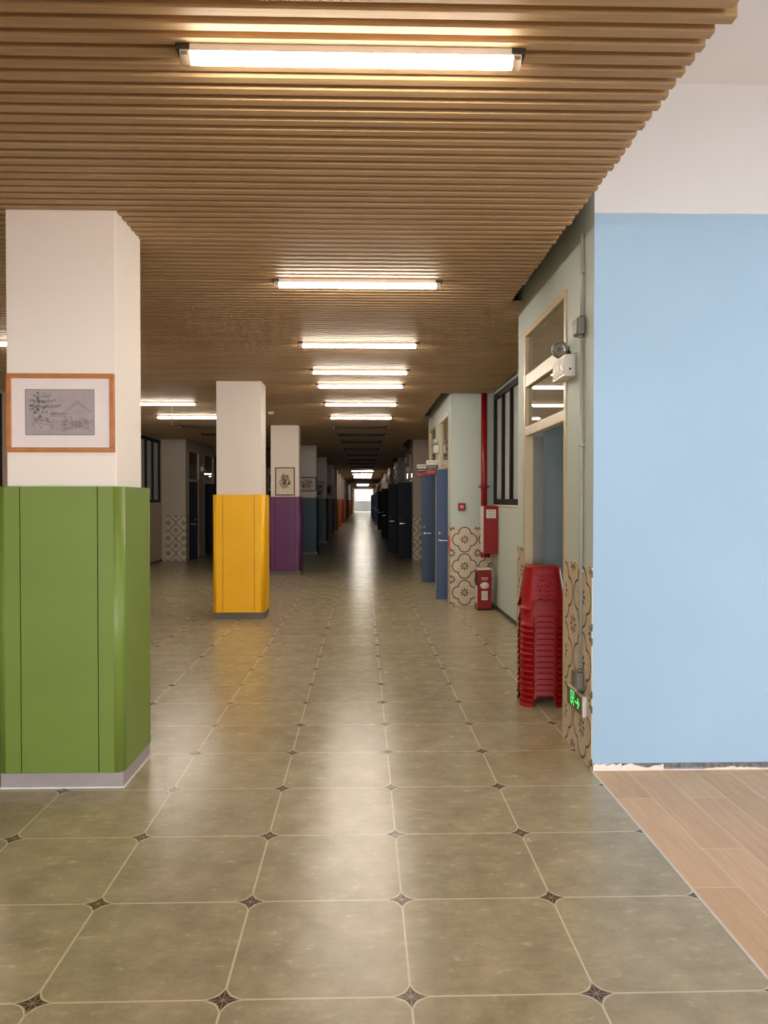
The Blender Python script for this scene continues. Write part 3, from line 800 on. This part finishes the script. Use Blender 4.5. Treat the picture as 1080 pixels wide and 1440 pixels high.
# ------------------------------------------------------------------ stack of red stools
def rsq(h, r, n=6):
    out = []
    for cx, cy, a in ((h-r, h-r, 0), (-h+r, h-r, PI/2), (-h+r, -h+r, PI), (h-r, -h+r, 3*PI/2)):
        for i in range(n+1):
            t = a+PI/2*i/n; out.append((cx+r*math.cos(t), cy+r*math.sin(t)))
    # add side midpoints so the arch has vertices
    res = []
    m = len(out)
    for i in range(m):
        p, q = out[i], out[(i+1) % m]; res.append(p)
        d = math.hypot(q[0]-p[0], q[1]-p[1])
        if d > .08:
            k = 14
            for j in range(1, k): res.append((p[0]+(q[0]-p[0])*j/k, p[1]+(q[1]-p[1])*j/k))
    return res
SHH = .33
def make_stool():
    root = empty('plastic_stool')
    bm = bmesh.new()
    base = rsq(.176, .085); n = len(base)
    def arch(x, y):
        t = min(abs(x), abs(y))
        return .0 if t > .088 else .078*min(1, ((.088-t)/.02))**.6
    def taper(z): return .1805-(.1805-.1290)*z/SHH
    def ring(half, z, arched):
        L = []
        for x, y in base:
            s = half/.176; zz = z
            if arched: zz = max(z, arch(x, y))
            if arched: s = (taper(zz)+(half-.1805 if zz == 0 else 0))/.176
            L.append(bm.verts.new((x*s, y*s, zz)))
        return L
    rr = [ring(.1845, 0, True)]
    def taper(z): return .1805-(.1805-.1290)*z/SHH
    rr.append(None)
    def lip(x, y, dz, out):
        z = arch(x, y)+dz; k = (taper(z)+(out if arch(x, y) == 0 else 0))/.176
        return bm.verts.new((x*k, y*k, z))
    rr[1] = [lip(x, y, .012, .005) for x, y in base]; rr.append([lip(x, y, .016, .0) for x, y in base])
    for z in (.12, .2, .28, SHH-.022): rr.append([bm.verts.new((x*taper(z)/.176, y*taper(z)/.176, z)) for x, y in base])
    for p, q in zip(rr, rr[1:]):
        for i in range(n):
            f = bm.faces.new((p[i], p[(i+1) % n], q[(i+1) % n], q[i])); f.smooth = True
    # inner skin
    inn = [[bm.verts.new((v.co.x*.984, v.co.y*.984, v.co.z)) for v in L] for L in (rr[0], rr[3], rr[-1])]
    for p, q in zip(inn, inn[1:]):
        for i in range(n):
            f = bm.faces.new((p[i], q[i], q[(i+1) % n], p[(i+1) % n])); f.smooth = True
    for i in range(n):
        bm.faces.new((rr[0][i], inn[0][i], inn[0][(i+1) % n], rr[0][(i+1) % n]))
    obj('stool_body', bm, M['redplastic'], root)
    bm = bmesh.new()
    prof = [(.1320, SHH-.024), (.1335, SHH-.018), (.1335, SHH-.008), (.129, SHH-.002), (.122, SHH), (.03, SHH-.004)]
    R_ = [[bm.verts.new((x*h/.176, y*h/.176, z)) for x, y in base] for h, z in prof]
    for p, q in zip(R_, R_[1:]):
        for i in range(n):
            f = bm.faces.new((p[i], p[(i+1) % n], q[(i+1) % n], q[i])); f.smooth = True
    bm.faces.new(R_[-1])
    obj('seat', bm, M['redplastic'], root)
    return root
def relief(root):
    bm = bmesh.new()
    sl = (.1805-.1290)/SHH
    def blob(x, z, rx, rz):
        t = bmesh.new(); bmesh.ops.create_icosphere(t, subdivisions=2, radius=1)
        y = -(.1805-sl*z)
        mat = Matrix.Translation((x, y, z)) @ Matrix.Rotation(math.atan(sl), 4, 'X') @ Matrix.Diagonal((rx, .004, rz, 1))
        for f in t.faces: f.smooth = True
        merge(bm, t, 0, mat)
    for i in range(9): blob(-.08+i*.02, .268+.008*math.cos(i*1.3), .009, .007)
    for i in range(5): blob(-.035+i*.018, .243-.004*abs(i-2), .008, .006)
    for k in range(8):
        a = k*PI/4; blob(.0+.035*math.cos(a), .15+.045*math.sin(a), .011, .012)
    blob(0, .15, .016, .02)
    for k in range(14):
        a = k*2*PI/14; blob(.062*math.cos(a), .15+.078*math.sin(a), .010, .006)
    for s in (-1, 1): blob(s*.03, .095, .01, .008)
    obj('raised_ornament', bm, M['redplastic'], root)
s0 = make_stool(); SP = (1.414, 6.03)
relief(s0)
ordw = ['', 'second', 'third', 'fourth', 'fifth', 'sixth', 'seventh', 'eighth', 'ninth', 'tenth', 'eleventh', 'twelfth', 'thirteenth', 'fourteenth', 'fifteenth']
s0.location = (SP[0], SP[1], .745); s0.rotation_euler = (0, 0, -.09)
tag(s0, 'topmost red plastic stool of the stack, its embossed side showing', 'stool', 'red stools stacked in the near doorway')
for k in range(15):
    s = dup(s0, (SP[0]+R.uniform(-.002, .002), SP[1]+R.uniform(-.002, .002), .0442*k), -.09)
    for ch in list(s.children):
        if ch.name.startswith('raised'): bpy.data.objects.remove(ch)
    s['label'] = 'bottom red plastic stool of the stack, standing on the floor' if k == 0 else '%s red plastic stool from the top of the stack' % (ordw[15-k])

# ------------------------------------------------------------------ fire equipment in the recess
rp = empty('fire_pipe', (1.806, 11.44, 0)); tag(rp, 'red vertical fire pipe in the corner of the window recess', 'pipe')
bm = bmesh.new(); cyl(bm, (0, 0, .77), (0, 0, CZ+.03), .046, n=24); obj('riser', bm, M['red'], rp)
bm = bmesh.new(); cyl(bm, (0, 0, 1.77), (0, 0, 1.83), .052, n=24); cl = obj('clamp', bm, M['red'], rp)
for s in (-1, 1):
    bm = bmesh.new(); cyl(bm, (s*.05, 0, 1.80), (s*.085, 0, 1.80), .016, n=10); cyl(bm, (s*.068, -.005, 1.80), (s*.068, .1, 1.80), .010, n=8); obj('clamp_bolt', bm, M['metal'], cl)
bm = bmesh.new(); cyl(bm, (0, 0, .74), (0, 0, .80), .055, n=20); cyl(bm, (.0, 0, .765), (.09, 0, .765), .03, n=14); obj('valve', bm, M['red'], rp)

hb = empty('hose_box', (1.74, 11.05, .815)); tag(hb, 'red fire hose box with white label hung on the recess wall', 'fire box')
bm = bmesh.new(); box(bm, 0, .21, 0, .30, 0, .70, bev=.006); obj('body', bm, M['red'], hb)
bm = bmesh.new(); box(bm, .012, .205, -.012, -.0005, .01, .69, bev=.004); d = obj('door', bm, M['red'], hb)
bm = bmesh.new(); box(bm, .035, .175, -.0145, -.0115, .52, .645); lb = obj('label_plate', bm, M['paper'], d)
bm = bmesh.new()
for i, (a, b) in enumerate(((.06, .15), (.055, .155), (.07, .14))): box(bm, a, b, -.0155, -.0142, .615-i*.032, .622-i*.032)
obj('print', bm, M['print'], lb)
bm = bmesh.new(); box(bm, -.004, -.0003, .01, .29, .02, .69); obj('lit_side_sheet', bm, M['paper'], hb)  # lit left edge put in as a white sheet over the side

eb2 = empty('extinguisher_box', (1.655, 11.06, 0)); tag(eb2, 'red fire extinguisher box standing on the floor beside patterned tiles', 'fire box')
bm = bmesh.new(); box(bm, 0, .20, 0, .25, .02, .585, bev=.005); obj('body', bm, M['red'], eb2)
bm = bmesh.new(); box(bm, .008, .192, -.01, -.0004, .03, .575, bev=.003); d = obj('door', bm, M['red'], eb2)
bm = bmesh.new(); lathe(bm, [(0, 0), (.048, 0), (.048, .002), (0, .002)], (.10, -.0102, .36), (0, -1, 0), 20)
for v in bm.verts: v.co.x = .10+(v.co.x-.10)*1.35
em_ = obj('round_emblem', bm, M['paper'], d)
bm = bmesh.new(); box(bm, .055, .145, -.0125, -.0098, .15, .28); lb = obj('label_plate', bm, M['paper'], d)
bm = bmesh.new()
for i in range(4): box(bm, .065, .135, -.0135, -.0123, .255-i*.026, .261-i*.026)
obj('print', bm, M['print'], lb)
bm = bmesh.new(); box(bm, .05, .15, -.0135, -.0098, .465, .475); box(bm, .06, .14, -.0135, -.0098, .44, .448); obj('slot', bm, M['paper'], d)
bm = bmesh.new(); box(bm, -.006, .206, -.012, .252, .585, .605, bev=.004); obj('top_cover', bm, M['paper'], eb2)
bm = bmesh.new(); box(bm, -.004, -.0003, .02, .23, .10, .34); obj('side_label', bm, M['paper'], eb2)
bm = bmesh.new(); box(bm, -.004, -.0003, .02, .23, .36, .55); obj('side_window', bm, M['dark'], eb2)
bm = bmesh.new(); box(bm, .004, .196, .004, .246, 0, .02); obj('foot', bm, M['dark'], eb2)

al = empty('fire_alarm', (1.482, 11.55, 1.496)); tag(al, 'small square red fire alarm button on the pale wall end', 'alarm')
bm = bmesh.new(); box(bm, -.055, .055, -.045, -.0005, -.055, .055, bev=.012, seg=3); obj('body', bm, M['red'], al)
bm = bmesh.new(); box(bm, -.03, .03, -.050, -.0445, -.025, .025, bev=.003); pn = obj('push_panel', bm, plain('pink_panel', (220, 110, 96), .4), al)
bm = bmesh.new(); box(bm, -.018, .018, -.052, -.0495, -.008, -.002); box(bm, -.018, .018, -.052, -.0495, .006, .012); obj('print', bm, M['paper'], pn)

# class signs hung at right angles to the wall, block with the blue doors
def class_sign(x0, y, z0, label):
    r = empty('hanging_sign', (P2, y, z0)); tag(r, label, 'sign', 'class signs above the blue doors')
    w = P2-x0
    bm = bmesh.new(); box(bm, -w, -.002, -.012, .012, .175, .255, bev=.003); a = obj('white_board', bm, M['plastic'], r)
    bm = bmesh.new()
    for i in range(5): box(bm, -w+.04+i*.028, -w+.058+i*.028, -.0132, -.0118, .205, .228)
    obj('lettering', bm, M['print'], a)
    bm = bmesh.new(); box(bm, -w+.005, -.002, -.010, .010, .105, .165, bev=.003); b = obj('dark_board', bm, M['darkframe'], r)
    bm = bmesh.new()
    for i in range(6): box(bm, -w+.03+i*.026, -w+.047+i*.026, -.0112, -.0098, .128, .143)
    obj('lettering', bm, M['paper'], b)
    bm = bmesh.new(); box(bm, -w+.005, -.002, -.010, .010, .0, .095, bev=.003); c = obj('red_board', bm, M['red'], r)
    bm = bmesh.new()
    for i in range(5): box(bm, -w+.02+i*.03, -w+.042+i*.03, -.0112, -.0098, .035, .062)
    obj('lettering', bm, plain('pink_lettering', (214, 120, 112), .5), c)
    bm = bmesh.new()
    for x in (-w+.05, -.05): cyl(bm, (x, 0, .09), (x, 0, .18), .004, n=8)
    obj('link', bm, M['metal'], r)
class_sign(1.112, 13.55, 2.045, 'hanging class sign with white, black and red boards, nearer of two')
class_sign(1.075, 15.36, 2.055, 'hanging class sign behind, partly hidden by the nearer sign')
bm = bmesh.new(); box(bm, P2-.02, P2-.006, 11.60, 11.75, .85, 1.05, bev=.003)
tag(obj('wall_plate', bm, plain('pink_plate', (206, 92, 100), .5)), 'small pink red plate on the tiled edge beside the blue door handle', 'plate')

# ------------------------------------------------------------------ camera, light, view
cam = bpy.data.cameras.new('camera'); co = bpy.data.objects.new('camera', cam); C.objects.link(co)
co.location = (0, 0, 1.5922); co.rotation_euler = (PI/2-.0151631, 0, -.0271293)
cam.sensor_fit = 'VERTICAL'; cam.sensor_height = 36; cam.lens = 1080.94/1440*36; cam.clip_end = 300
bpy.context.scene.camera = co

w = bpy.data.worlds.new('world'); bpy.context.scene.world = w; w.use_nodes = True
bg = w.node_tree.nodes['Background']; bg.inputs[0].default_value = (.86, .94, 1.0, 1); bg.inputs[1].default_value = 17.5
def portal(loc, rot, sx, sy):
    l = bpy.data.lights.new('daylight_portal', 'AREA'); l.shape = 'RECTANGLE'; l.size = sx; l.size_y = sy; l.cycles.is_portal = True
    o = bpy.data.objects.new('daylight_portal', l); C.objects.link(o); o.location = loc; o.rotation_euler = rot
for x0, x1, h in ((-3.0, 2.0, 2.5), (2.4, 7.4, 2.5)): portal(((x0+x1)/2, -9.05, h/2), (PI/2, 0, 0), x1-x0, h)
portal((8.05, 2.0, 1.55), (PI/2, 0, PI/2), 2.8, 1.3)
portal((7.05, 9.2, 1.6), (PI/2, 0, PI/2), 2.0, 1.4)
portal((.12, END+.08, 1.6), (PI/2, 0, PI), 2.6, 3.1)

sc = bpy.context.scene
sc.view_settings.view_transform = 'Standard'; sc.view_settings.look = 'None'; sc.view_settings.gamma = 1; sc.view_settings.use_curve_mapping = False
sc.view_settings.exposure = 0
cy = sc.cycles
cy.max_bounces = 10; cy.diffuse_bounces = 6; cy.glossy_bounces = 5; cy.transparent_max_bounces = 12
cy.sample_clamp_indirect = 8; cy.use_denoising = True; cy.caustics_reflective = False; cy.caustics_refractive = False
